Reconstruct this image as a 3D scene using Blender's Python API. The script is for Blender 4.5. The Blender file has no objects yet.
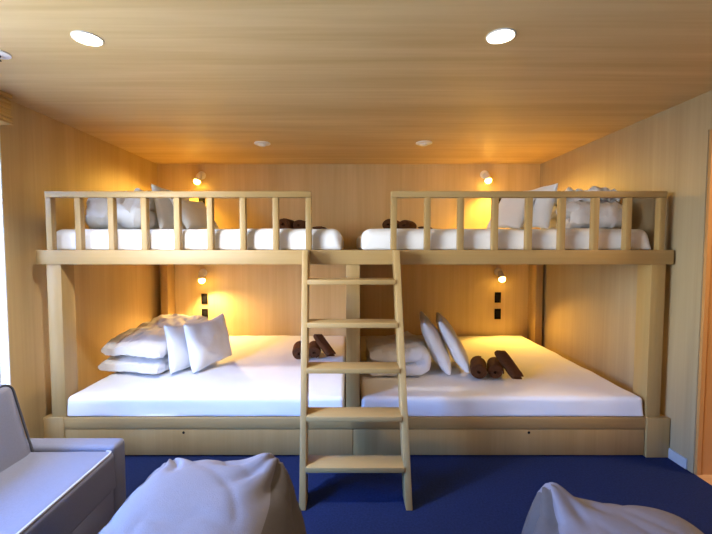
import bpy, bmesh, math, random
from mathutils import Vector, Matrix, noise
from mathutils.bvhtree import BVHTree

S = bpy.context.scene
COL = S.collection
# ------------------------------------------------------------------ camera
CAM_Z = 1.417
cam_d = bpy.data.cameras.new('camera')
cam = bpy.data.objects.new('camera', cam_d)
COL.objects.link(cam)
cam.location = (0, 0, CAM_Z)
cam.rotation_euler = (math.radians(90) - math.atan(20 / 395), 0, 0)
cam_d.sensor_fit = 'HORIZONTAL'
cam_d.sensor_width = 36
cam_d.lens = 36 * 395 / 712
cam_d.shift_x = 8 / 712
cam_d.clip_start = 0.02
S.camera = cam
# ------------------------------------------------------------------ world, light, exposure
S.view_settings.view_transform = 'Standard'
S.view_settings.look = 'None'
S.view_settings.gamma = 1.0
S.view_settings.use_curve_mapping = False
S.view_settings.exposure = 0.15
W = bpy.data.worlds.new('daylight')
S.world = W
W.use_nodes = True
bg = W.node_tree.nodes['Background']
# light levels, linear rgb: sky near the horizon, sky overhead, each lamp, added rear fill
SKY_LOW = (32, 35, 38)
SKY_HIGH = (6, 19, 58)
L_UL = (32, 18, 3)
L_UR = (42, 23, 3.8)
L_LL = (66, 42, 15)
L_LR = (44, 24, 4)
L_DL = (140, 142, 150)
L_DR = (7, 5, 3)
L_BULB = (33, 19, 3)
L_REAR_FILL = (12, 8, 4)
L_HALL = (30.0, 21.6, 12.6)
bg.inputs[1].default_value = 1.0
_n, _l = W.node_tree.nodes, W.node_tree.links
_tc = _n.new('ShaderNodeTexCoord')
_sp = _n.new('ShaderNodeSeparateXYZ')
_rp = _n.new('ShaderNodeValToRGB')
_l.new(_tc.outputs['Generated'], _sp.inputs[0])
_mr = _n.new('ShaderNodeMapRange')
_mr.inputs[1].default_value, _mr.inputs[2].default_value = -1, 1
_l.new(_sp.outputs[2], _mr.inputs[0])
_l.new(_mr.outputs[0], _rp.inputs[0])
_e = _rp.color_ramp.elements
_e[0].position, _e[0].color = 0.44, tuple(0.30 * c for c in SKY_LOW) + (1,)     # ground outside
_e[1].position, _e[1].color = 0.50, tuple(SKY_LOW) + (1,)                       # bright low sky
_x = _e.new(0.58)
_x.color = tuple(SKY_LOW) + (1,)
_x = _e.new(0.66)
_x.color = tuple(SKY_HIGH) + (1,)                                               # blue sky overhead
_l.new(_rp.outputs[0], bg.inputs[0])


def light(name, kind, loc, energy, color, aim=None, **kw):
    d = bpy.data.lights.new(name, kind)
    mx_ = max(max(color), 1e-9)
    d.energy = energy * mx_
    d.color = tuple(c / mx_ for c in color)
    for k, v in kw.items():
        setattr(d, k, v)
    o = bpy.data.objects.new(name, d)
    COL.objects.link(o)
    o.location = loc
    if aim is not None:
        o.rotation_euler = Vector(aim).to_track_quat('-Z', 'Y').to_euler()
    return o


# left window split by an added unseen strip of wall, dimming the bunk post
WINS = ((-0.1, 1.48), (2.27, 2.475))
WIN_Y0, WIN_Y1, WIN_Z0, WIN_Z1 = -0.1, 2.475, 0.34, 2.18
XL, XR, YB, YF, ZC = -2.15, 2.165, 4.5, -0.9, 2.35
for y0, y1 in WINS:     # portals tell the renderer where daylight enters (they give no light themselves)
    portal = light('window_portal', 'AREA', (XL - 0.13, (y0 + y1) / 2, (WIN_Z0 + WIN_Z1) / 2), 1, (1, 1, 1))
    portal.data.shape = 'RECTANGLE'
    portal.data.size = y1 - y0
    portal.data.size_y = WIN_Z1 - WIN_Z0
    portal.rotation_euler = Matrix(((0, 0, -1), (1, 0, 0), (0, -1, 0))).to_euler()
    portal.data.cycles.is_portal = True

# ------------------------------------------------------------------ materials


def new_mat(name):
    m = bpy.data.materials.new(name)
    m.use_nodes = True
    nt = m.node_tree
    return m, nt, nt.nodes['Principled BSDF']


def plain(name, col, rough=0.6, metal=0.0, nscale=None, namt=0.06, bump=0.0, bscale=None, spec=0.5):
    m, nt, b = new_mat(name)
    b.inputs['Roughness'].default_value = rough
    b.inputs['Metallic'].default_value = metal
    b.inputs['Specular IOR Level'].default_value = spec
    tc = nt.nodes.new('ShaderNodeTexCoord')
    n = nt.nodes.new('ShaderNodeTexNoise')
    n.inputs['Scale'].default_value = nscale or 20
    n.inputs['Detail'].default_value = 4
    nt.links.new(tc.outputs['Object'], n.inputs['Vector'])
    mx = nt.nodes.new('ShaderNodeMix')
    mx.data_type = 'RGBA'
    a, c = mx.inputs[6], mx.inputs[7]
    a.default_value = tuple(max(0, x * (1 - namt)) for x in col) + (1,)
    c.default_value = tuple(min(1, x * (1 + namt)) for x in col) + (1,)
    nt.links.new(n.outputs['Fac'], mx.inputs[0])
    nt.links.new(mx.outputs[2], b.inputs['Base Color'])
    if bump:
        n2 = nt.nodes.new('ShaderNodeTexNoise')
        n2.inputs['Scale'].default_value = bscale or 200
        n2.inputs['Detail'].default_value = 3
        nt.links.new(tc.outputs['Object'], n2.inputs['Vector'])
        bp = nt.nodes.new('ShaderNodeBump')
        bp.inputs['Strength'].default_value = bump
        bp.inputs['Distance'].default_value = 0.01
        nt.links.new(n2.outputs['Fac'], bp.inputs['Height'])
        nt.links.new(bp.outputs['Normal'], b.inputs['Normal'])
    return m


def wood(name, axis, dark, lite, rough=0.45, plank=None, across=0, contrast=1.0, fine=55):
    """grain runs along axis; optional boards of width plank counted along the axis across"""
    m, nt, b = new_mat(name)
    N, L = nt.nodes, nt.links
    b.inputs['Roughness'].default_value = rough
    tc = N.new('ShaderNodeTexCoord')

    def noise_at(sc_along, sc_across, detail, dist):
        mp = N.new('ShaderNodeMapping')
        s = [sc_across] * 3
        s[axis] = sc_along
        mp.inputs['Scale'].default_value = s
        L.new(tc.outputs['Object'], mp.inputs['Vector'])
        n = N.new('ShaderNodeTexNoise')
        n.inputs['Scale'].default_value = 1.0
        n.inputs['Detail'].default_value = detail
        n.inputs['Distortion'].default_value = dist
        L.new(mp.outputs['Vector'], n.inputs['Vector'])
        return n.outputs['Fac']

    def math_(op, x, y):
        k = N.new('ShaderNodeMath')
        k.operation = op
        for i, v in enumerate((x, y)):
            if isinstance(v, (int, float)):
                k.inputs[i].default_value = v
            else:
                L.new(v, k.inputs[i])
        return k.outputs[0]
    f1 = noise_at(1.2, fine, 5, 0.3)
    f2 = noise_at(0.5, 7, 3, 0.6)
    f = math_('ADD', math_('MULTIPLY', f1, 0.34), math_('MULTIPLY', f2, 0.66))
    if plank:
        sp = N.new('ShaderNodeSeparateXYZ')
        L.new(tc.outputs['Object'], sp.inputs[0])
        cell = math_('FLOOR', math_('DIVIDE', sp.outputs[across], plank), 0)
        wn = N.new('ShaderNodeTexWhiteNoise')
        wn.noise_dimensions = '1D'
        L.new(cell, wn.inputs['W'])
        f = math_('ADD', f, math_('MULTIPLY', math_('SUBTRACT', wn.outputs['Value'], 0.5), 0.16))
    rp = N.new('ShaderNodeValToRGB')
    e = rp.color_ramp.elements
    lo = 0.5 - 0.22 / contrast
    hi = 0.5 + 0.22 / contrast
    e[0].position, e[0].color = lo, tuple(dark) + (1,)
    e[1].position, e[1].color = hi, tuple(lite) + (1,)
    L.new(f, rp.inputs[0])
    L.new(rp.outputs[0], b.inputs['Base Color'])
    bp = N.new('ShaderNodeBump')
    bp.inputs['Strength'].default_value = 0.08
    bp.inputs['Distance'].default_value = 0.002
    L.new(f1, bp.inputs['Height'])
    L.new(bp.outputs['Normal'], b.inputs['Normal'])
    return m


def emit(name, col, strength):
    m, nt, b = new_mat(name)
    b.inputs['Base Color'].default_value = (0.8, 0.8, 0.8, 1)
    b.inputs['Emission Color'].default_value = tuple(col) + (1,)
    b.inputs['Emission Strength'].default_value = strength
    return m


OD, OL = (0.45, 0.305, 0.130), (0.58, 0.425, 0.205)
BD, BL = (0.56, 0.39, 0.175), (0.70, 0.53, 0.275)  # back wall veneer, its lit look put into a lighter colour
RD, RL = (0.315, 0.228, 0.122), (0.41, 0.318, 0.182)  # right wall veneer, darkened and greyed to offset bluish window light
CD, CL = (0.56, 0.375, 0.155), (0.71, 0.52, 0.25)
FD, FL = (0.36, 0.225, 0.076), (0.46, 0.305, 0.122)
M = {}
M['wall'] = wood('oak_veneer_wall', 2, BD, BL, plank=0.45, across=0, rough=0.5)
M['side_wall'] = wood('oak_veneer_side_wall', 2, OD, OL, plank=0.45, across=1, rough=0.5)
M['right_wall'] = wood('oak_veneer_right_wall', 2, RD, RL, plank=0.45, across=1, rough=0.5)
M['ceiling'] = wood('oak_veneer_ceiling', 0, CD, CL, plank=0.22, across=1, rough=0.5, contrast=1.3, fine=40)
M['oak_x'] = wood('pale_oak_x', 0, FD, FL)
M['oak_y'] = wood('pale_oak_y', 1, FD, FL)
M['oak_z'] = wood('pale_oak_z', 2, FD, FL)
M['door_wood'] = wood('orange_door_wood', 2, (0.42, 0.19, 0.055), (0.55, 0.28, 0.09))
M['hall_floor'] = wood('hall_floor_boards', 0, (0.45, 0.25, 0.10), (0.6, 0.36, 0.16), plank=0.1, across=1)
M['carpet'] = plain('blue_carpet', (0.016, 0.027, 0.092), 0.95, nscale=90, namt=0.5, bump=0.8, bscale=400, spec=0.1)
M['slate'] = plain('dark_unseen_wall', (0.26, 0.25, 0.24), 0.8)  # dark tone given to unseen walls to cut bounced light
M['plaster'] = plain('white_plaster', (0.8, 0.79, 0.76), 0.8)
M['white_paint'] = plain('white_paint', (0.82, 0.82, 0.80), 0.4)
M['grey_paint'] = plain('pale_grey_paint', (0.42, 0.42, 0.42), 0.5)
M['sheet'] = plain('white_sheet', (0.86, 0.86, 0.87), 0.85, nscale=8, namt=0.02, bump=0.30, bscale=9, spec=0.2)
M['linen'] = plain('white_pillowcase', (0.84, 0.84, 0.85), 0.85, nscale=8, namt=0.02, bump=0.30, bscale=14, spec=0.2)
M['towel'] = plain('brown_terry', (0.115, 0.046, 0.020), 0.95, nscale=60, namt=0.35, bump=0.6, bscale=350, spec=0.1)
M['sofa'] = plain('grey_sofa_fabric', (0.185, 0.19, 0.25), 0.55, nscale=150, namt=0.12, bump=0.3, bscale=500, spec=0.5)
M['piping'] = plain('dark_piping', (0.06, 0.06, 0.07), 0.7)
M['pale_piping'] = plain('pale_piping', (0.5, 0.5, 0.52), 0.6)
M['bag_face'] = plain('lilac_grey_beanbag_fabric', (0.17, 0.155, 0.17), 0.75, nscale=60, namt=0.06, bump=0.2, bscale=250, spec=0.3)
M['bag_side'] = plain('taupe_beanbag_knit', (0.09, 0.075, 0.068), 0.8, nscale=80, namt=0.1, bump=0.3, bscale=300, spec=0.3)
M['white_metal'] = plain('white_enamel', (0.88, 0.87, 0.84), 0.35)
M['dark_plate'] = plain('dark_brown_plate', (0.007, 0.006, 0.005), 0.9, spec=0.05)
M['black'] = plain('black_plastic', (0.008, 0.008, 0.008), 0.7, spec=0.15)
M['bamboo'] = wood('woven_bamboo', 1, (0.42, 0.25, 0.07), (0.66, 0.46, 0.17), fine=160, contrast=1.5)
M['alu'] = plain('white_aluminium', (0.8, 0.8, 0.8), 0.35)
M['dark_gap'] = plain('dark_recess', (0.01, 0.009, 0.008), 0.8)
M['bulb'] = emit('warm_bulb', tuple(c / 33 for c in L_BULB), 33)
M['down'] = emit('downlight_disc', (1.0, 0.90, 0.72), 25)
gm, gnt, gb = new_mat('window_glass')
gnt.nodes.remove(gb)
tr = gnt.nodes.new('ShaderNodeBsdfTransparent')
tr.inputs[0].default_value = (0.97, 0.98, 0.98, 1)
gl = gnt.nodes.new('ShaderNodeBsdfGlossy')
gl.inputs['Roughness'].default_value = 0.02
mxs = gnt.nodes.new('ShaderNodeMixShader')
mxs.inputs[0].default_value = 0.05
gnt.links.new(tr.outputs[0], mxs.inputs[1])
gnt.links.new(gl.outputs[0], mxs.inputs[2])
gnt.links.new(mxs.outputs[0], gnt.nodes['Material Output'].inputs[0])
M['glass'] = gm

# ------------------------------------------------------------------ mesh helpers


def add_box(bm, x0, x1, y0, y1, z0, z1, bevel=0.0, seg=2, mat=None):
    r = bmesh.ops.create_cube(bm, size=1.0)
    vs = r['verts']
    for v in vs:
        v.co = Vector((x0 + (v.co.x + .5) * (x1 - x0), y0 + (v.co.y + .5) * (y1 - y0), z0 + (v.co.z + .5) * (z1 - z0)))
        if mat is not None:
            v.co = mat @ v.co
    if bevel:
        es = list({e for v in vs for e in v.link_edges})
        bmesh.ops.bevel(bm, geom=es, offset=bevel, segments=seg, profile=0.5, affect='EDGES')


def box(*a, **k):
    bm = bmesh.new()
    add_box(bm, *a, **k)
    return bm


def add_cyl(bm, p0, p1, r0, r1=None, seg=24):
    p0, p1 = Vector(p0), Vector(p1)
    d = p1 - p0
    q = d.to_track_quat('Z', 'Y').to_matrix().to_4x4()
    bmesh.ops.create_cone(bm, cap_ends=True, segments=seg, radius1=r0, radius2=r0 if r1 is None else r1,
                          depth=d.length, matrix=Matrix.Translation((p0 + p1) / 2) @ q)


def add_lathe(bm, pts, mtx, seg=28):
    """pts: (radius, height) from bottom to top; closed on the axis"""
    rings = []
    for r, h in pts:
        if r < 1e-6:
            rings.append([bm.verts.new(mtx @ Vector((0, 0, h)))])
        else:
            rings.append([bm.verts.new(mtx @ Vector((r * math.cos(2 * math.pi * k / seg), r * math.sin(2 * math.pi * k / seg), h))) for k in range(seg)])
    for a, b in zip(rings, rings[1:]):
        for k in range(seg):
            k2 = (k + 1) % seg
            if len(a) == 1 and len(b) == 1:
                continue
            if len(a) == 1:
                bm.faces.new((a[0], b[k2], b[k]))
            elif len(b) == 1:
                bm.faces.new((a[k], a[k2], b[0]))
            else:
                bm.faces.new((a[k], a[k2], b[k2], b[k]))


def add_tube(bm, pts, r, seg=8, closed=False):
    pts = [Vector(p) for p in pts]
    n = len(pts)
    rings = []
    for i, p in enumerate(pts):
        a = pts[i - 1] if (i or closed) else p
        b = pts[(i + 1) % n] if (i < n - 1 or closed) else p
        t = (b - a).normalized()
        q = t.to_track_quat('Z', 'Y').to_matrix()
        rings.append([bm.verts.new(p + q @ Vector((r * math.cos(2 * math.pi * k / seg), r * math.sin(2 * math.pi * k / seg), 0))) for k in range(seg)])
    idx = range(n) if closed else range(n - 1)
    for i in idx:
        a, b = rings[i], rings[(i + 1) % n]
        # pick the twist that lines the rings up
        off = min(range(seg), key=lambda o: (a[0].co - b[o].co).length)
        for k in range(seg):
            bm.faces.new((a[k], a[(k + 1) % seg], b[(k + 1 + off) % seg], b[(k + off) % seg]))
    if not closed:
        bm.faces.new(rings[0][::-1])
        bm.faces.new(rings[-1])


def link(name, bm, mat, parent=None, smooth=40, world=True):
    """one mesh object; world=True means bm is in world space and moves to the parent's frame"""
    bmesh.ops.recalc_face_normals(bm, faces=bm.faces)
    me = bpy.data.meshes.new(name)
    if parent is not None and world:
        p = parent
        base = Vector((0, 0, 0))
        while p is not None:
            base += Vector(p.location)
            p = p.parent
        bmesh.ops.translate(bm, verts=bm.verts, vec=-base)
    bm.to_mesh(me)
    bm.free()
    for m in (mat if isinstance(mat, (list, tuple)) else [mat]):
        me.materials.append(m)
    if smooth:
        for p_ in me.polygons:
            p_.use_smooth = True
        me.set_sharp_from_angle(angle=math.radians(smooth))
    o = bpy.data.objects.new(name, me)
    COL.objects.link(o)
    if parent is not None:
        o.parent = parent
    return o


def tag(o, label=None, cat=None, group=None, kind=None):
    if label:
        o['label'] = label
    if cat:
        o['category'] = cat
    if group:
        o['group'] = group
    if kind:
        o['kind'] = kind
    return o


def thing(name, loc, label, cat, group=None):
    o = bpy.data.objects.new(name, None)
    o.empty_display_size = 0.1
    COL.objects.link(o)
    o.location = loc
    return tag(o, label, cat, group)


def solo(name, bm, mat, loc, label, cat, group=None, mtx=None, smooth=40):
    """a thing that is one mesh, its origin at its base; bm in local space"""
    o = link(name, bm, mat, None, smooth)
    if mtx is not None:
        o.matrix_world = mtx
    else:
        o.location = loc
    return tag(o, label, cat, group)


def copy_tree(o, parent=None):
    c = o.copy()
    COL.objects.link(c)
    if parent is not None:
        c.parent = parent
    for ch in list(o.children):
        copy_tree(ch, c)
    return c


def struct(name, bm, mat, smooth=0):
    return tag(link(name, bm, mat, None, smooth), kind='structure')


def frame(loc, normal, up):
    """matrix whose local Z is normal and local Y is up-ish"""
    z = Vector(normal).normalized()
    y = Vector(up)
    y = (y - z * y.dot(z)).normalized()
    x = y.cross(z)
    m = Matrix((x, y, z)).transposed().to_4x4()
    m.translation = Vector(loc)
    return m


# ------------------------------------------------------------------ structure
T = 0.15
struct('floor', box(XL - T, XR, YF - T, YB + T, -0.12, 0.0), M['carpet'])
struct('ceiling', box(XL - T, XR + T, YF - T, YB + T, ZC, ZC + 0.12), M['ceiling'])
struct('wall_back', box(XL - T, XR + T, YB, YB + T, 0, ZC), M['wall'])
struct('wall_front', box(XL - T, XR + T, YF - T, YF, 0, ZC), M['slate'])
bm = bmesh.new()
add_box(bm, XL - T, XL, WIN_Y1, YB, 0, ZC)
add_box(bm, XL - T, XL, WINS[0][1], WINS[1][0], WIN_Z0, WIN_Z1)  # added strip between the windows, out of view, holds daylight off the post
add_box(bm, XL - T, XL, WIN_Y0, WIN_Y1, 0, WIN_Z0)
add_box(bm, XL - T, XL, WIN_Y0, WIN_Y1, WIN_Z1, ZC)
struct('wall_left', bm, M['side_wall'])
struct('wall_left_near', box(XL - T, XL, YF, WIN_Y0, 0, ZC), M['slate'])
DY0, DY1, DZ = 1.45, 2.405, 2.12
bm = bmesh.new()
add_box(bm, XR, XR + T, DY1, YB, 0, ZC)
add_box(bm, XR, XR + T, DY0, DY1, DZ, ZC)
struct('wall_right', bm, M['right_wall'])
struct('wall_right_near', box(XR, XR + T, YF, DY0, 0, ZC), M['slate'])
struct('baseboard_right', box(XR - 0.012, XR, DY1 + 0.045, 2.60, 0, 0.068, bevel=0.002), M['grey_paint'])
# windows with white frames, and an added unseen wall cutting daylight at the narrow one
f = 0.03
for n_, (y0, y1) in enumerate(WINS):
    bm = bmesh.new()
    add_box(bm, XL - 0.13, XL - 0.06, y0, y0 + f, WIN_Z0, WIN_Z1, bevel=0.003)
    add_box(bm, XL - 0.13, XL - 0.06, y1 - f, y1, WIN_Z0, WIN_Z1, bevel=0.003)
    add_box(bm, XL - 0.13, XL - 0.06, y0 + f, y1 - f, WIN_Z0, WIN_Z0 + f, bevel=0.003)
    add_box(bm, XL - 0.13, XL - 0.06, y0 + f, y1 - f, WIN_Z1 - f, WIN_Z1, bevel=0.003)
    win = struct('window_%d' % (n_ + 1), bm, M['alu'])
    link('pane', box(XL - 0.106, XL - 0.100, y0 + f, y1 - f, WIN_Z0 + f, WIN_Z1 - f), M['glass'], win)
    link('reveal_lining', box(XL - 0.06, XL + 0.003, y1 - 0.008, y1 + 0.001, WIN_Z0, WIN_Z1), M['white_paint'], win)
    link('window_sill', box(XL - 0.06, XL + 0.015, y0, y1 - 0.009, WIN_Z0 - 0.02, WIN_Z0, bevel=0.003), M['white_paint'], win)
struct('outside_blocker', box(-3.15, -3.0, 1.75, 6.0, -0.5, 3.2), M['plaster'])  # added out of view to weaken daylight through the narrow window
# doorway to the hall, its jamb and the hall beyond
dr = struct('door_1', box(XR + 0.001, XR + 0.03, DY1 - 0.018, DY1, 0, DZ, bevel=0.002), M['door_wood'])
link('door_frame', box(XR + 0.001, XR + T, DY0, DY0 + 0.018, 0, DZ), M['door_wood'], dr)
link('door_header', box(XR + 0.001, XR + T, DY0 + 0.018, DY1 - 0.018, DZ - 0.018, DZ), M['door_wood'], dr)
link('door_stop', box(XR + 0.036, XR + T, DY1 - 0.012, DY1, 0, DZ - 0.018), M['door_wood'], dr)
HX = XR + 1.5
struct('floor_hall', box(XR, HX, DY0 - 0.6, DY1 + 0.9, -0.12, 0.0), M['hall_floor'])
struct('wall_hall', box(HX, HX + 0.1, DY0 - 0.6, DY1 + 0.9, 0, ZC), M['wall'])
struct('wall_hall_near', box(XR + T, HX, DY0 - 0.7, DY0 - 0.6, 0, ZC), M['wall'])
struct('wall_hall_far', box(XR + T, HX, DY1 + 0.9, DY1 + 1.0, 0, ZC), M['wall'])
struct('ceiling_hall', box(XR + T, HX + 0.1, DY0 - 0.7, DY1 + 1.0, ZC, ZC + 0.1), M['plaster'])
light('hall_light', 'AREA', (XR + 0.75, 2.0, ZC - 0.05), 1.0, L_HALL, aim=(0, 0, -1), size=0.3)
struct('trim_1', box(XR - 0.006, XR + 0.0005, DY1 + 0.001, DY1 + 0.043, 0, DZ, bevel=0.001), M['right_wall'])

# ------------------------------------------------------------------ bunk bed
FY = 2.6
ZB0, ZB1 = 1.302, 1.397       # upper beam
ZP = 0.272                    # platform top
bed = thing('bunk_bed', (0, FY, 0), 'built-in pale oak double bunk bed spanning the back of the room', 'bunk bed')
bm = bmesh.new()
add_box(bm, -2.05, 2.158, FY + 0.02, YB - 0.004, 0.004, ZP - 0.004)
link('platform', bm, M['oak_x'], bed)
bm = bmesh.new()
add_box(bm, -2.05, -1.912, FY, FY + 0.03, 0.004, ZP, bevel=0.003)
link('front_stile', bm, M['oak_z'], bed)
bm = bmesh.new()
add_box(bm, 2.004, 2.158, FY - 0.012, FY + 0.03, 0.002, ZP, bevel=0.003)
link('front_stile', bm, M['oak_z'], bed)
link('front_rail', box(-1.910, 2.002, FY, FY + 0.04, 0.194, ZP, bevel=0.003), M['oak_x'], bed)
for x0, x1, hx in ((-1.907, 0.031, -1.108), (0.036, 1.999, 1.219)):
    d = link('drawer_front', box(x0, x1, FY + 0.002, FY + 0.02, 0.012, 0.189, bevel=0.0025), M['oak_z'], bed)
    bm = bmesh.new()
    add_cyl(bm, (hx, FY + 0.0005, 0.168), (hx, FY + 0.01, 0.168), 0.009)
    tag(link('finger_hole', bm, M['black'], d), 'small round dark finger hole')
link('corner_post', box(-1.998, -1.902, FY + 0.012, FY + 0.14, ZP, ZB0, bevel=0.003), M['oak_z'], bed)
link('corner_post', box(2.010, 2.106, FY + 0.012, FY + 0.14, ZP, ZB0, bevel=0.003), M['oak_z'], bed)
link('divider_panel', box(-0.013, 0.079, FY + 0.012, YB - 0.004, ZP, ZB0, bevel=0.003), M['oak_z'], bed)
link('rear_post', box(-2.052, -1.975, 4.31, YB - 0.004, ZP, ZB0, bevel=0.003), M['oak_z'], bed)
link('rear_post', box(2.060, 2.137, 4.31, YB - 0.004, ZP, ZB0, bevel=0.003), M['oak_z'], bed)
link('front_beam', box(-2.056, 2.146, FY, FY + 0.075, ZB0, ZB1, bevel=0.003), M['oak_x'], bed)
link('deck', box(-2.056, 2.146, FY + 0.075, YB - 0.004, ZB0 + 0.03, ZB1 - 0.003), M['oak_x'], bed)
for name, xs, x0, x1 in (('guard_rail', [-1.967] + [-1.776 + 0.2166 * k for k in range(8)], -1.986, -0.241),
                         ('guard_rail', [0.302, 0.524, 0.744, 0.970, 1.194, 1.412, 1.632, 1.846, 2.066], 0.283, 2.090)):
    g = link(name, box(x0, x1, FY + 0.003, FY + 0.052, 1.741, 1.782, bevel=0.004), M['oak_x'], bed)
    for x in xs:
        link('spindle', box(x - 0.019, x + 0.019, FY + 0.006, FY + 0.05, ZB1, 1.741, bevel=0.003), M['oak_z'], g)

# ------------------------------------------------------------------ ladder
lad = thing('bunk_ladder', (0.06, 2.2, 0), 'oak bunk ladder leaning on the upper beam between the guard rails', 'ladder')
LEAN = 0.300
TILT = -0.017


def lad_pt(x, y, z):          # y measured forward from the rails' back edge
    return Vector((x + TILT * (z - 1.397), 2.596 - LEAN * (1.397 - z) - y, z))


def slab(bm, x0, x1, y0, y1, z0, z1):
    vs = [bm.verts.new(lad_pt(x, y, z)) for z in (z0, z1) for x, y in ((x0, y0), (x1, y0), (x1, y1), (x0, y1))]
    for q in ((0, 1, 2, 3), (4, 7, 6, 5), (0, 4, 5, 1), (1, 5, 6, 2), (2, 6, 7, 3), (3, 7, 4, 0)):
        bm.faces.new([vs[i] for i in q])
    bmesh.ops.recalc_face_normals(bm, faces=bm.faces)
    bmesh.ops.bevel(bm, geom=list(bm.edges), offset=0.003, segments=2, profile=0.5, affect='EDGES')


for x0, x1 in ((-0.287, -0.251), (0.288, 0.324)):
    bm = bmesh.new()
    slab(bm, x0, x1, 0, 0.125, 0.002, 1.397)
    link('side_rail', bm, M['oak_z'], lad)
for k in range(5):
    z = 1.217 - 0.2513 * k
    bm = bmesh.new()
    p = lad_pt(0, 0, z)
    xa = TILT * (z - 1.397)
    add_box(bm, -0.251 + xa, 0.288 + xa, p.y - 0.140, p.y - 0.003, z - 0.03, z, bevel=0.003)
    link('tread', bm, M['oak_x'], lad)

# ------------------------------------------------------------------ soft goods


def soft_box(w, d, h, r, seed, amp=0.006, nx=60, ny=50, sag=0.0, foot=0.35):
    """rounded block (mattress in a fitted sheet), base at z=0, centred in x and y"""
    r0 = r
    nz = 6

    def warp(p):
        x, y, z = p
        r = 0.012 + (r0 - 0.012) * min(1.0, max(0.0, z / h + 0.5) * 1.6)
        hx, hy, hz = w / 2, d / 2, h / 2
        c = Vector((max(-hx + r, min(hx - r, x)), max(-hy + r, min(hy - r, y)), max(-hz + r, min(hz - r, z))))
        v = Vector(p) - c
        if v.length > 1e-9:
            n = v.normalized()
            q = c + n * r
        else:
            n = Vector((0, 0, 1))
            q = Vector(p)
        s = Vector((q.x * 2.2 + seed, q.y * 2.2, q.z * 3))
        k = noise.noise(s) * 0.7 + noise.noise(s * 3.1) * 0.35 + abs(noise.noise(Vector((q.x * 7 + seed, q.y * 3, 5)))) * -0.3
        if z > -hz * 0.9:
            q = q + n * amp * k
        return Vector((q.x, q.y, q.z + h / 2))
    bm = bmesh.new()
    xs = [-w / 2 + w * i / nx for i in range(nx + 1)]
    ys = [-d / 2 + d * i / ny for i in range(ny + 1)]
    # finer steps near the edges
    xs = sorted(set(xs + [-w / 2 + r * t for t in (.15, .35, .6, .85)] + [w / 2 - r * t for t in (.15, .35, .6, .85)]))
    ys = sorted(set(ys + [-d / 2 + r * t for t in (.15, .35, .6, .85)] + [d / 2 - r * t for t in (.15, .35, .6, .85)]))
    zs = sorted(set([-h / 2 + h * i / nz for i in range(nz + 1)] + [h / 2 - r * t for t in (.15, .35, .6, .85)] + [-h / 2 + r * t for t in (.15, .35, .6, .85)]))
    vd = {}

    def V(i, j, k):
        if (i, j, k) not in vd:
            vd[(i, j, k)] = bm.verts.new(warp((xs[i], ys[j], zs[k])))
        return vd[(i, j, k)]
    X, Y, Z = len(xs) - 1, len(ys) - 1, len(zs) - 1
    for i in range(X):
        for j in range(Y):
            for k in (0, Z):
                bm.faces.new((V(i, j, k), V(i + 1, j, k), V(i + 1, j + 1, k), V(i, j + 1, k)))
    for i in range(X):
        for k in range(Z):
            for j in (0, Y):
                bm.faces.new((V(i, j, k), V(i + 1, j, k), V(i + 1, j, k + 1), V(i, j, k + 1)))
    for j in range(Y):
        for k in range(Z):
            for i in (0, X):
                bm.faces.new((V(i, j, k), V(i, j + 1, k), V(i, j + 1, k + 1), V(i, j, k + 1)))
    return bm


def pillow_mesh(w, h, t, seed, n=30, slump=0.25, wr=0.012):
    """stuffed pillow: local x width, y height, z thickness; centre at origin"""
    bm = bmesh.new()
    g = {}
    for s in (1, -1):
        for i in range(n + 1):
            for j in range(n + 1):
                u, v = -1 + 2 * i / n, -1 + 2 * j / n
                # ease towards the rim
                u, v = math.sin(u * math.pi / 2), math.sin(v * math.pi / 2)
                edge = i in (0, n) or j in (0, n)
                if edge and s == -1:
                    g[(s, i, j)] = g[(1, i, j)]
                    continue
                x = w / 2 * u * (1 - 0.07 * (1 - v * v))
                y = h / 2 * v * (1 - 0.09 * (1 - u * u))
                e = max(0.0, (1 - u * u)) * max(0.0, (1 - v * v))
                z = s * t / 2 * e ** 0.30 * (1 - slump * v * 0.6)
                a = Vector((x * 5 + seed, y * 5, s * 2.3))
                k = noise.noise(a) + 0.6 * noise.noise(a * 2.3)
                fold = 0.6 * abs(noise.noise(Vector(((x + y * 0.4) * 9 + seed * 3, (y - x * .4) * 4, s))))
                lim = min(1, e * 4 + 0.1)
                z += s * wr * (k - fold) * lim
                x += 0.012 * noise.noise(Vector((seed, y * 6, 3))) * abs(u)
                y += 0.012 * noise.noise(Vector((x * 6, seed, 7))) * abs(v)
                g[(s, i, j)] = bm.verts.new((x, y, z))
    for s in (1, -1):
        for i in range(n):
            for j in range(n):
                q = [g[(s, i, j)], g[(s, i + 1, j)], g[(s, i + 1, j + 1)], g[(s, i, j + 1)]]
                if len(set(q)) >= 3:
                    try:
                        bm.faces.new(q)
                    except ValueError:
                        pass
    return bm


def ridged(p):
    return 1 - abs(noise.noise(p)) * 2


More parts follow.
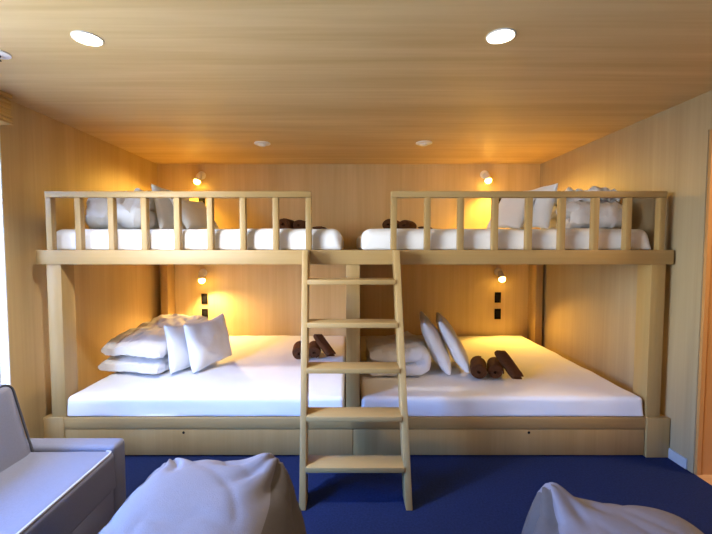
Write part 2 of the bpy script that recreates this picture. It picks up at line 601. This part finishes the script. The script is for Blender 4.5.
def fold_mesh(length, depth, layers, thick, seed, rise=0.0, amp=0.012, n=20, m=72, puff=0.5, ends=7, side=0.0, skew=0.0):
    """a padded sheet folded back and forth: profile in local (y,z), folds along x; base at z=0, centre at 0.
    The first turn lies at the -y side; rise lifts the +y side, side lifts the -x end, skew slides the upper layers along x."""
    path = []
    hl = depth / 2 - thick / 2
    for l in range(layers):
        y0, y1 = (hl, -hl) if l % 2 == 0 else (-hl, hl)
        z = thick / 2 + l * thick
        for k in range(n + 1):
            path.append((y0 + (y1 - y0) * k / n, z, l))
        if l < layers - 1:
            sgn = -1 if l % 2 == 0 else 1
            for k in range(1, 10):
                a = math.pi * k / 10
                path.append((sgn * (hl + thick / 2 * math.sin(a)), z + thick / 2 - thick / 2 * math.cos(a), l + k / 10))
    N = len(path)
    bm = bmesh.new()
    rings = []
    for j in range(m + 1):
        u = math.sin((-1 + 2 * j / m) * math.pi / 2)
        e = max(0.0, 1 - abs(u) ** ends)
        hx = length / 2 * u
        ring, pts = [], []
        for i, (y, z, l) in enumerate(path):
            a, b = path[max(0, i - 1)], path[min(N - 1, i + 1)]
            ty, tz = b[0] - a[0], b[1] - a[1]
            d = math.hypot(ty, tz) or 1
            f_end = min(1, min(i, N - 1 - i) / 4.0)
            soft = 1 + 0.22 * noise.noise(Vector((hx * 3 + seed, y * 3, l * 4)))
            th = thick / 2 * (e ** puff) * (0.45 + 0.55 * f_end ** 0.5) * 0.96 * min(1.03, soft)
            pts.append((y, z, -tz / d, ty / d, max(th, thick * 0.04), l))
        outer = [(p[0] + p[2] * p[4], p[1] + p[3] * p[4], p[5], 1) for p in pts]
        inner = [(p[0] - p[2] * p[4], p[1] - p[3] * p[4], p[5], -1) for p in pts][::-1]
        for (y, z, l, sd) in outer + inner:
            fr = z / (layers * thick)
            zz = z * (1 + rise * (y / depth + 0.5) + side * (0.5 - u / 2))
            q = Vector((hx * 4 + seed, y * 4, l * 2.5))
            k = noise.noise(q) + 0.5 * noise.noise(q * 2.4)
            w = ridged(Vector((hx * 11 + y * 4, y * 5 - hx * 3 + seed, l * 3))) ** 3 * 0.9 + ridged(Vector((hx * 6 - y * 10 + seed, y * 4 + hx * 6, l * 5))) ** 4 * 0.8
            k2 = noise.noise(q + Vector((9.1, 3.3, 1.7)))
            k3 = noise.noise(Vector((y * 5 + seed, l * 2, 2.2))) + 0.5 * noise.noise(Vector((y * 13 + seed, l * 4, 4.2)))
            ring.append(bm.verts.new((hx + amp * 2.0 * k3 * u * u + skew * (l / max(1, layers - 1)), y + amp * 1.4 * k2,
                                      max(0.0, zz + amp * (0.9 * k - 0.75 * w) * (0.35 + fr) * (0.35 if z < 0.01 else 1)))))
        rings.append(ring)
    R = len(rings[0])
    for a, b in zip(rings, rings[1:]):
        for k in range(R):
            bm.faces.new((a[k], a[(k + 1) % R], b[(k + 1) % R], b[k]))
    for r, flip in ((rings[0], 1), (rings[-1], 0)):
        half = R // 2
        for k in range(half - 1):
            q = (r[k], r[k + 1], r[R - 2 - k], r[R - 1 - k])
            bm.faces.new(q if flip else q[::-1])
    return bm


def towel_roll(length, dia, seed, turns=3.2, squash=0.9):
    """rolled towel along local x, base at z=0, with the spiral showing at both ends"""
    bm = bmesh.new()
    R = dia / 2
    pitch = R / (turns + 0.35)
    th = pitch * 0.86
    K = int(turns * 22)
    prof_o, prof_i = [], []
    for i in range(K + 1):
        a = 2 * math.pi * turns * i / K
        r = pitch * 0.35 + pitch * turns * i / K + pitch * 0.4
        t = th * (0.5 if i > 3 else 0.35)
        if i > K - 4:
            t *= 0.55
        prof_o.append((r + t, a))
        prof_i.append((r - t, a))
    prof = prof_o + prof_i[::-1]
    sc = R / max(p[0] for p in prof)
    rings = []
    for j in range(15):
        u = -1 + 2 * j / 14
        ring = []
        for r, a in prof:
            rr = r * sc * (1 - 0.10 * abs(u) ** 6)
            y, z = rr * math.cos(a + seed), rr * math.sin(a + seed) * squash
            x = length / 2 * u + 0.012 * u * u * math.copysign(1, u) * (r * sc / R - 0.5) * -1
            w = 1 + 0.04 * noise.noise(Vector((u * 3 + seed, y * 20, z * 20)))
            ring.append(bm.verts.new((x, y * w, max(0.0, z * w + R * squash))))
        rings.append(ring)
    P = len(prof)
    for a, b in zip(rings, rings[1:]):
        for k in range(P):
            bm.faces.new((a[k], a[(k + 1) % P], b[(k + 1) % P], b[k]))
    for r in (rings[0], rings[-1]):
        for k in range(K):
            bm.faces.new((r[k], r[k + 1], r[P - 2 - k], r[P - 1 - k]))
    return bm


def place(x, y, z, rz=0.0, rx=0.0, ry=0.0):
    return Matrix.Translation((x, y, z)) @ Matrix.Rotation(rz, 4, 'Z') @ Matrix.Rotation(ry, 4, 'Y') @ Matrix.Rotation(rx, 4, 'X')


def tree(o):
    return BVHTree.FromPolygons([o.matrix_world @ v.co for v in o.data.vertices], [tuple(p.vertices) for p in o.data.polygons])


def settle(o, others, step, most=60):
    """push a soft thing along step until it no longer cuts into the others"""
    ts = [tree(q) for q in others]
    for _ in range(most):
        o.matrix_basis = Matrix.Translation(o.location) @ o.matrix_basis.to_3x3().to_4x4()
        bpy.context.view_layer.update()
        t = tree(o)
        if not any(t.overlap(q) for q in ts):
            return o
        o.location = Vector(o.location) + Vector(step)
    return o


# mattresses -------------------------------------------------------
ZLM = ZP + 0.002
ZUM = ZB1 + 0.001
HL, HU = 0.135, 0.145
BEDS = []
for x0, x1, y0, y1, z, h, lab, sd in (
        (-1.894, -0.024, 2.606, 4.485, ZLM, HL, 'white sheeted mattress on the lower left bunk, beside the grey sofa', 1.3),
        (0.090, 1.997, 2.606, 4.485, ZLM, HL, 'white sheeted mattress on the lower right bunk, near the doorway', 4.7),
        (-2.02, -0.045, 2.675, 4.49, ZUM, HU, 'white mattress behind the left upper guard rail', 7.1),
        (0.095, 2.06, 2.675, 4.49, ZUM, HU, 'white mattress behind the right upper guard rail', 9.9)):
    w, d = x1 - x0, y1 - y0
    bm = soft_box(w, d, h, 0.032 if z < 1 else 0.065, sd, amp=0.012)
    o = solo('mattress', bm, M['sheet'], ((x0 + x1) / 2, (y0 + y1) / 2, z), lab, 'mattress', 'white mattresses on the bunks')
    BEDS.append(o)
TL = ZLM + HL + 0.004
TU = ZUM + HU + 0.004

# duvets -----------------------------------------------------------
DG = 'folded white duvets'
DUV = [
    solo('folded_duvet', fold_mesh(0.52, 0.88, 2, 0.186, 2.1, rise=-0.34, amp=0.018, ends=12), M['linen'], 0,
         'thick folded white duvet on the lower left bunk, behind two pillows', 'duvet', DG, place(-1.65, 3.37, TL, math.radians(171))),
    solo('folded_duvet', fold_mesh(0.60, 0.50, 2, 0.124, 5.4, rise=-0.14, amp=0.018, ends=12), M['linen'], 0,
         'folded white duvet on the lower right bunk, against the divider behind the ladder', 'duvet', DG, place(0.35, 3.27, TL, math.radians(90))),
    solo('folded_duvet', fold_mesh(0.42, 0.62, 2, 0.150, 8.4, rise=0.04, amp=0.042), M['linen'], 0,
         'crumpled folded duvet behind the left upper guard rail, next to the window wall', 'duvet', DG, place(-1.74, 3.25, TU, math.radians(4))),
    solo('folded_duvet', fold_mesh(0.40, 0.60, 3, 0.106, 11.4, rise=0.04, amp=0.042), M['linen'], 0,
         'crumpled folded duvet behind the right upper guard rail, next to the door wall', 'duvet', DG, place(1.84, 3.18, TU, math.radians(-5)))]
for d, bed_ in zip(DUV, BEDS):
    settle(d, [bed_], (0, 0, 0.002))

# pillows ----------------------------------------------------------
PG = 'white pillows on the bunks'


def pillow(x, y, z, normal, roll, w, h, t, seed, lab, up=(0, 0, 1), slump=0.25):
    """x, y, z: middle of the lower edge; normal: the way the face points"""
    m = frame((0, 0, 0), normal, up) @ Matrix.Rotation(roll, 4, 'Z')
    bm = pillow_mesh(w, h, t, seed, slump=slump)
    zmin = min((m @ v.co).z for v in bm.verts)
    c = m @ Vector((0, -h / 2, 0))
    m.translation = Vector((x - c.x, y - c.y, z - zmin + 0.001))
    return solo('pillow', bm, M['linen'], 0, lab, 'pillow', PG, m)


p = pillow(-1.33, 3.27, TL, (0.93, -0.32, 0.18), -0.03, 0.50, 0.38, 0.13, 2.0, 'rear white pillow of the lower left pair, leaning on the thick duvet')
settle(p, [DUV[0], BEDS[0]], (0.006, -0.001, 0.0005))
q = pillow(-1.25, 3.31, TL, (0.92, -0.36, 0.18), 0.04, 0.47, 0.39, 0.15, 1.0, 'front white pillow of the pair standing on the lower left bunk')
settle(q, [p, DUV[0], BEDS[0]], (0.006, -0.001, 0.0005))
p = pillow(0.69, 3.26, TL, (0.84, -0.12, 0.43), 0.02, 0.50, 0.45, 0.13, 3.0, 'white pillow leaning against the duvet on the lower right bunk')
settle(p, [DUV[1], BEDS[1]], (0.006, 0, 0.0005))
PB = pillow(0.79, 3.28, TL, (0.82, -0.14, 0.47), -0.02, 0.50, 0.45, 0.13, 4.0, 'outer white pillow on the lower right bunk, nearer the brown towels')
settle(PB, [p, BEDS[1]], (0.006, 0, 0.0005))
p = pillow(-1.42, 3.32, TU, (0.97, -0.18, 0.20), 0.0, 0.48, 0.36, 0.10, 5.0, 'upright pillow in front of the duvet on the left upper bunk')
settle(p, [DUV[2], BEDS[2]], (0.006, 0, 0.0005))
q = pillow(-1.34, 3.38, TU, (0.80, -0.20, 0.50), 0.05, 0.46, 0.29, 0.10, 6.0, 'tilted pillow farthest from the window wall on the left upper bunk')
settle(q, [p, BEDS[2]], (0.006, 0, 0.0005))
p = pillow(1.56, 3.28, TU, (-0.95, -0.22, 0.22), 0.0, 0.48, 0.36, 0.10, 8.0, 'upright pillow beside the duvet on the right upper bunk')
settle(p, [DUV[3], BEDS[3]], (-0.006, 0, 0.0005))
q = pillow(1.48, 3.36, TU, (-0.86, -0.24, 0.46), -0.05, 0.44, 0.34, 0.10, 7.0, 'tilted pillow farthest from the door wall on the right upper bunk')
settle(q, [p, BEDS[3]], (-0.006, 0, 0.0005))

# towels -----------------------------------------------------------
TG = 'brown towels set out on the bunks'


def towel_set(x, y, z, rz, where, k, bed_, lean=True, avoid=()):
    base = Matrix.Translation((x, y, z)) @ Matrix.Rotation(rz, 4, 'Z')
    r1 = solo('rolled_towel', towel_roll(0.27, 0.138, 0.6 + k), M['towel'], 0, 'leftmost brown rolled towel of the three on the %s' % where, 'towel', TG,
              base @ place(-0.130, 0.0, 0, math.radians(73)))
    r2 = solo('rolled_towel', towel_roll(0.27, 0.128, 2.0 + k), M['towel'], 0, 'middle brown rolled towel of the three on the %s' % where, 'towel', TG,
              base @ place(0.004, 0.0, 0, math.radians(72)))
    settle(r1, [bed_] + list(avoid), (0.004 if avoid else 0, -0.001, 0.0005))
    settle(r2, [bed_, r1], (0.002, 0, 0.001))
    bm = fold_mesh(0.26, 0.105, 2, 0.027, 3 + k, amp=0.0025, n=12, m=20)
    if lean:
        ax = Vector((0.06, -0.19, -0.13)).normalized()
        nm = Vector((0.32, -0.50, 0.78))
        nm = (nm - ax * nm.dot(ax)).normalized()
        m = Matrix((ax, nm.cross(ax), nm)).transposed().to_4x4()
        m.translation = Vector((0.080, -0.03, 0))
        lab = 'flat folded brown towel leaning on the rolls on the %s'
    else:
        m = place(0.16, 0.02, 0, math.radians(75))
        lab = 'flat folded brown towel lying beside the rolls on the %s'
    m = base @ m
    zmin = min((m @ v.co).z for v in bm.verts)
    m.translation.z += z - zmin
    f_ = solo('folded_towel', bm, M['towel'], 0, lab % where, 'towel', TG, m)
    settle(f_, [bed_, r1, r2], (0.0012, -0.001, 0.0015))


towel_set(1.15, 3.06, TL, 0, 'lower right bunk', 0.0, BEDS[1], avoid=[PB])
towel_set(-0.32, 3.62, TL, math.radians(22), 'lower left bunk', 1.1, BEDS[0])
towel_set(-0.42, 3.58, TU, math.radians(10), 'left upper bunk', 2.3, BEDS[2], False)
towel_set(0.53, 3.58, TU, math.radians(-5), 'right upper bunk', 3.1, BEDS[3], False)

# ------------------------------------------------------------------ reading lamps and switch plates
LG = 'white reading lamps on the back wall'


def lamp(bx, bz, aim, lab, power, cone=150):
    aim = Vector(aim).normalized()
    t = thing('reading_lamp', (bx, YB, bz), lab, 'wall lamp', LG)
    bm = bmesh.new()
    add_lathe(bm, [(0, 0), (0.046, 0), (0.046, 0.010), (0.038, 0.018), (0, 0.018)], frame((bx, YB - 0.001, bz), (0, -1, 0), (0, 0, 1)))
    link('base', bm, M['white_metal'], t)
    j = Vector((bx, YB - 0.070, bz - 0.012))
    bm = bmesh.new()
    add_cyl(bm, (bx, YB - 0.015, bz), j, 0.009, seg=12)
    bmesh.ops.create_uvsphere(bm, u_segments=14, v_segments=10, radius=0.016, matrix=Matrix.Translation(j))
    link('arm', bm, M['white_metal'], t)
    hd = frame(j - aim * 0.02, aim, (0, 0.3, 1))
    bm = bmesh.new()
    add_lathe(bm, [(0, 0), (0.024, 0.002), (0.030, 0.014), (0.034, 0.070), (0.040, 0.095), (0.036, 0.095), (0.030, 0.070), (0, 0.068)], hd)
    link('lamp_shade', bm, M['white_metal'], t)
    bm = bmesh.new()
    add_lathe(bm, [(0, 0.0685), (0.024, 0.072), (0.034, 0.092), (0.036, 0.108), (0.028, 0.124), (0, 0.132)], hd)
    link('bulb', bm, M['bulb'], t)
    light('reading_lamp_light', 'SPOT', j + aim * 0.125, 1.0, power, aim=aim, spot_size=math.radians(cone), spot_blend=0.6, shadow_soft_size=0.02)
    return t


lamp(-1.648, 2.222, (-0.20, -0.40, -0.88), 'upper left reading lamp above the left guard rail', L_UL)
lamp(1.535, 2.232, (0.14, -0.42, -0.89), 'upper right reading lamp above the right guard rail', L_UR)
lamp(-1.652, 1.125, (0.26, -0.44, -0.86), 'lower left reading lamp above two dark wall plates', L_LL)
lamp(1.712, 1.135, (0.02, -0.62, -0.78), 'lower right reading lamp above two dark wall plates', L_LR, 112)
OG = 'dark wall plates by the reading lamps'
for x, z, lab in ((-1.642, 0.825, 'dark switch plate just under the lower left reading lamp'),
                  (-1.640, 0.650, 'dark socket plate behind the lower left pillows, second below the lamp'),
                  (1.714, 0.840, 'dark switch plate just under the lower right reading lamp'),
                  (1.716, 0.650, 'dark socket plate nearest the mattress under the lower right lamp'),
                  (-1.652, 1.915, 'dark wall plate seen through the left guard rail'),
                  (1.725, 1.94, 'dark wall plate seen through the right guard rail')):
    p = thing('wall_plate', (x, YB, z), lab, 'switch plate', OG)
    link('plate', box(x - 0.036, x + 0.036, YB - 0.009, YB - 0.0005, z - 0.06, z + 0.06, bevel=0.003), M['dark_plate'], p)
    link('rocker', box(x - 0.018, x + 0.018, YB - 0.013, YB - 0.009, z - 0.034, z + 0.034, bevel=0.0015), M['black'], p)

# ------------------------------------------------------------------ ceiling fittings
for x, y, lab, pw in ((-1.165, 1.815, 'round glowing ceiling downlight nearest the window', L_DL), (0.675, 1.795, 'round glowing ceiling downlight on the right, nearer the door wall', L_DR)):
    t = thing('downlight', (x, y, ZC), lab, 'ceiling light', 'ceiling downlights')
    fm = frame((x, y, ZC), (0, 0, -1), (0, 1, 0))
    bm = bmesh.new()
    add_lathe(bm, [(0.056, 0.0005), (0.063, 0.0005), (0.062, 0.005), (0.058, 0.007), (0.056, 0.004), (0.056, 0.0005)], fm)
    link('trim_ring', bm, M['white_metal'], t)
    bm = bmesh.new()
    add_lathe(bm, [(0, 0.0008), (0.056, 0.0008), (0.052, 0.003), (0, 0.004)], fm)
    link('lens', bm, M['down'], t)
    light('ceiling_spot', 'SPOT', (x, y, ZC - 0.02), 1.0, pw, aim=(0, 0, -1), spot_size=math.radians(130), spot_blend=0.8, shadow_soft_size=0.05)
for x, y, lab in ((-0.77, 3.60, 'small white ceiling detector left of centre above the left bunk'), (0.68, 3.585, 'small white ceiling detector above the right bunk')):
    t = thing('smoke_detector', (x, y, ZC), lab, 'smoke detector', 'white ceiling detectors')
    fm = frame((x, y, ZC), (0, 0, -1), (0, 1, 0))
    bm = bmesh.new()
    add_lathe(bm, [(0, 0.0005), (0.072, 0.0005), (0.074, 0.008), (0.068, 0.011), (0.045, 0.014), (0, 0.014)], fm)
    link('base', bm, M['white_metal'], t)
    bm = bmesh.new()
    add_lathe(bm, [(0, 0.014), (0.040, 0.014), (0.040, 0.020), (0.030, 0.026), (0, 0.028)], fm)
    link('dome', bm, M['white_metal'], t)
for x in (-1.165, 0.675):                      # added fill spots behind the camera, without fittings
    light('ceiling_spot', 'SPOT', (x, -0.2, ZC - 0.02), 1.0, L_REAR_FILL, aim=(0, 0, -1), spot_size=math.radians(150), spot_blend=0.8, shadow_soft_size=0.05)
x, y = -1.69, 1.95
t = thing('sprinkler_head', (x, y, ZC), 'white sprinkler plate with dark centre on the ceiling above the blind', 'sprinkler')
fm = frame((x, y, ZC), (0, 0, -1), (0, 1, 0))
bm = bmesh.new()
add_lathe(bm, [(0, 0.0005), (0.055, 0.0005), (0.055, 0.006), (0.040, 0.012), (0, 0.012)], fm)
link('plate', bm, M['white_metal'], t)
bm = bmesh.new()
add_lathe(bm, [(0, 0.012), (0.016, 0.012), (0.010, 0.028), (0.018, 0.034), (0, 0.036)], fm)
link('nozzle', bm, M['black'], t)

# ------------------------------------------------------------------ rolled bamboo blind
bl = thing('bamboo_blind', (XL, 1.2, ZC), 'gathered bamboo blind above the window at the ceiling', 'blind')
link('headrail', box(XL + 0.002, XL + 0.090, WIN_Y0 - 0.03, WIN_Y1 + 0.002, ZC - 0.03, ZC - 0.002, bevel=0.003), M['bamboo'], bl)
bm = bmesh.new()
random.seed(3)
z = ZC - 0.032
while z > 2.195:
    o = random.uniform(-0.010, 0.008)
    add_box(bm, XL + 0.012, XL + 0.082 + o, WIN_Y0 - 0.02, WIN_Y1 + 0.003 + random.uniform(-.006, .006), z - 0.019, z - 0.001, bevel=0.005, seg=2)
    z -= 0.0195
link('slat_stack', bm, M['bamboo'], bl)
link('bottom_rail', box(XL + 0.012, XL + 0.088, WIN_Y0 - 0.02, WIN_Y1 + 0.002, 2.168, z - 0.001, bevel=0.004), M['oak_y'], bl)

# ------------------------------------------------------------------ sofa
sf = thing('sofa', (-1.5, 1.1, 0), 'low grey fabric sofa under the window with dark piping', 'sofa')
SY0, SY1 = 0.25, 1.935
link('frame', box(-1.98, -1.125, SY0, SY1 - 0.005, 0.07, 0.27, bevel=0.015, seg=3), M['sofa'], sf)
for x in (-1.93, -1.17):
    for y in (SY0 + 0.06, SY1 - 0.08):
        bm = bmesh.new()
        add_cyl(bm, (x, y, 0.001), (x, y, 0.072), 0.018, 0.025)
        tag(link('leg', bm, M['black'], sf), 'short black leg')
AY = SY1 - 0.10
for y0, y1 in ((SY0, SY0 + 0.10), (AY, SY1)):
    link('arm', box(-1.96, -1.112, y0, y1, 0.10, 0.468, bevel=0.022, seg=4), M['sofa'], sf)
sc = soft_box(0.50, AY - SY0 - 0.10 - 0.006, 0.185, 0.03, 3.3, amp=0.004, nx=20, ny=40)
bmesh.ops.translate(sc, verts=sc.verts, vec=(-1.352, (AY + SY0 + 0.10) / 2, 0.272))
seat = link('seat_cushion', sc, M['sofa'], sf)
bm = bmesh.new()
ya, yb_, xa, xb, zt = SY0 + 0.118, AY - 0.018, -1.575, -1.112, 0.452
add_tube(bm, [(xb, ya, zt), (xb, yb_ - 0.02, zt), (xb - 0.008, yb_, zt), (xb - 0.03, yb_ + 0.006, zt)], 0.005)
tag(link('piping', bm, M['pale_piping'], seat), 'pale piping along the seat edge')
# back cushion: slightly reclined slab with dark piping around its face
bk = soft_box(1.0, 0.42, 0.15, 0.045, 6.1, amp=0.006, nx=40, ny=20)
BL = AY - SY0 - 0.10 - 0.004
mb = frame((-1.590, (AY + SY0 + 0.10) / 2, 0.575), (0.965, 0, 0.26), (-0.26, 0, 0.965))
for v in bk.verts:
    v.co.x *= BL
    v.co.z -= 0.075
    v.co = mb @ v.co
back = link('back_cushion', bk, M['sofa'], sf)
bm = bmesh.new()
pp = []
hw, hh, rr = BL / 2 - 0.012, 0.198, 0.045
for cx, cy, a0 in ((hw - rr, hh - rr, 0), (-hw + rr, hh - rr, 90), (-hw + rr, -hh + rr, 180), (hw - rr, -hh + rr, 270)):
    for k in range(6):
        a = math.radians(a0 + 18 * k)
        pp.append(mb @ Vector((cx + rr * math.cos(a), cy + rr * math.sin(a), 0.064)))
add_tube(bm, pp, 0.0055, closed=True)
tag(link('piping', bm, M['piping'], back), 'dark piping around the back cushion')
link('backrest_frame', box(-1.96, -1.79, SY0 + 0.10, AY, 0.27, 0.68, bevel=0.03, seg=3), M['sofa'], sf)

# ------------------------------------------------------------------ bean bags


def bean_mesh(w, d, h, seed, peaks, taper=0.3, slope=0.1, n=54):
    """sagging wedge bag: base at z=0, higher at the +y back; peaks = (x, y, height, radius) corner ears; side panels use slot 1"""
    bm = bmesh.new()
    bmesh.ops.create_cube(bm, size=2)
    bmesh.ops.subdivide_edges(bm, edges=list(bm.edges), cuts=n, use_grid_fill=True)
    for f_ in bm.faces:
        c = f_.calc_center_median()
        f_.material_index = 1 if abs(c.x) > max(abs(c.y), abs(c.z)) else 0
    p = 4.2
    for v in bm.verts:
        x, y, z = v.co
        l = (abs(x) ** p + abs(y) ** p + abs(z) ** p) ** (1 / p)
        x, y, z = x / l, y / l, z / l
        zn = (z + 1) / 2
        bulge = 1 + 0.05 * math.sin(math.pi * min(1, zn * 1.15))
        X = x * w / 2 * bulge * (1 - taper * zn * zn)
        Y = y * d / 2 * bulge * (1 - 0.12 * zn)
        Z = zn * (h + slope * (y + 1) / 2)
        crease = 0.0
        for px, py, ph, pr in peaks:
            if z > 0:
                q = math.hypot(X - px, Y - py) / pr
                Z += ph * math.exp(-q * q * 2) * z
                ang = math.atan2(Y - py, X - px)
                crease += abs(math.sin(ang * 5 + seed + q)) ** 3 * math.exp(-((q - 0.9) ** 2) * 1.6)
        a = Vector((X * 2.6 + seed, Y * 2.6, Z * 2.6))
        k = noise.noise(a) * 0.6
        wr = ridged(Vector(((X + Y) * 6 + seed, (X - Y) * 2.2, Z * 3))) ** 4
        o = 0.012 * k - 0.007 * wr - 0.026 * min(1.2, crease)
        nrm = Vector((x, y, z)).normalized()
        v.co = Vector((X, Y, max(0.0, Z))) + nrm * o * (1 if Z > 0.05 else 0)
        if v.co.z < 0:
            v.co.z = 0
    return bm


BG = 'bean bag chairs on the carpet'
solo('bean_bag', bean_mesh(0.72, 0.84, 0.565, 1.7, [(0.225, 0.33, 0.095, 0.13), (-0.22, 0.34, 0.045, 0.09)], taper=0.25, slope=0.10), [M['bag_face'], M['bag_side']], 0,
     'lilac grey bean bag in the foreground between sofa and ladder', 'bean bag', BG, place(-0.495, 1.15, 0.001, math.radians(-3)))
solo('bean_bag', bean_mesh(0.74, 0.74, 0.41, 5.2, [(-0.24, 0.30, 0.13, 0.12)], taper=0.25, slope=0.08), [M['bag_face'], M['bag_side']], 0,
     'grey bean bag at the lower right of the ladder near the doorway', 'bean bag', BG, place(0.95, 1.18, 0.001, math.radians(-10)))
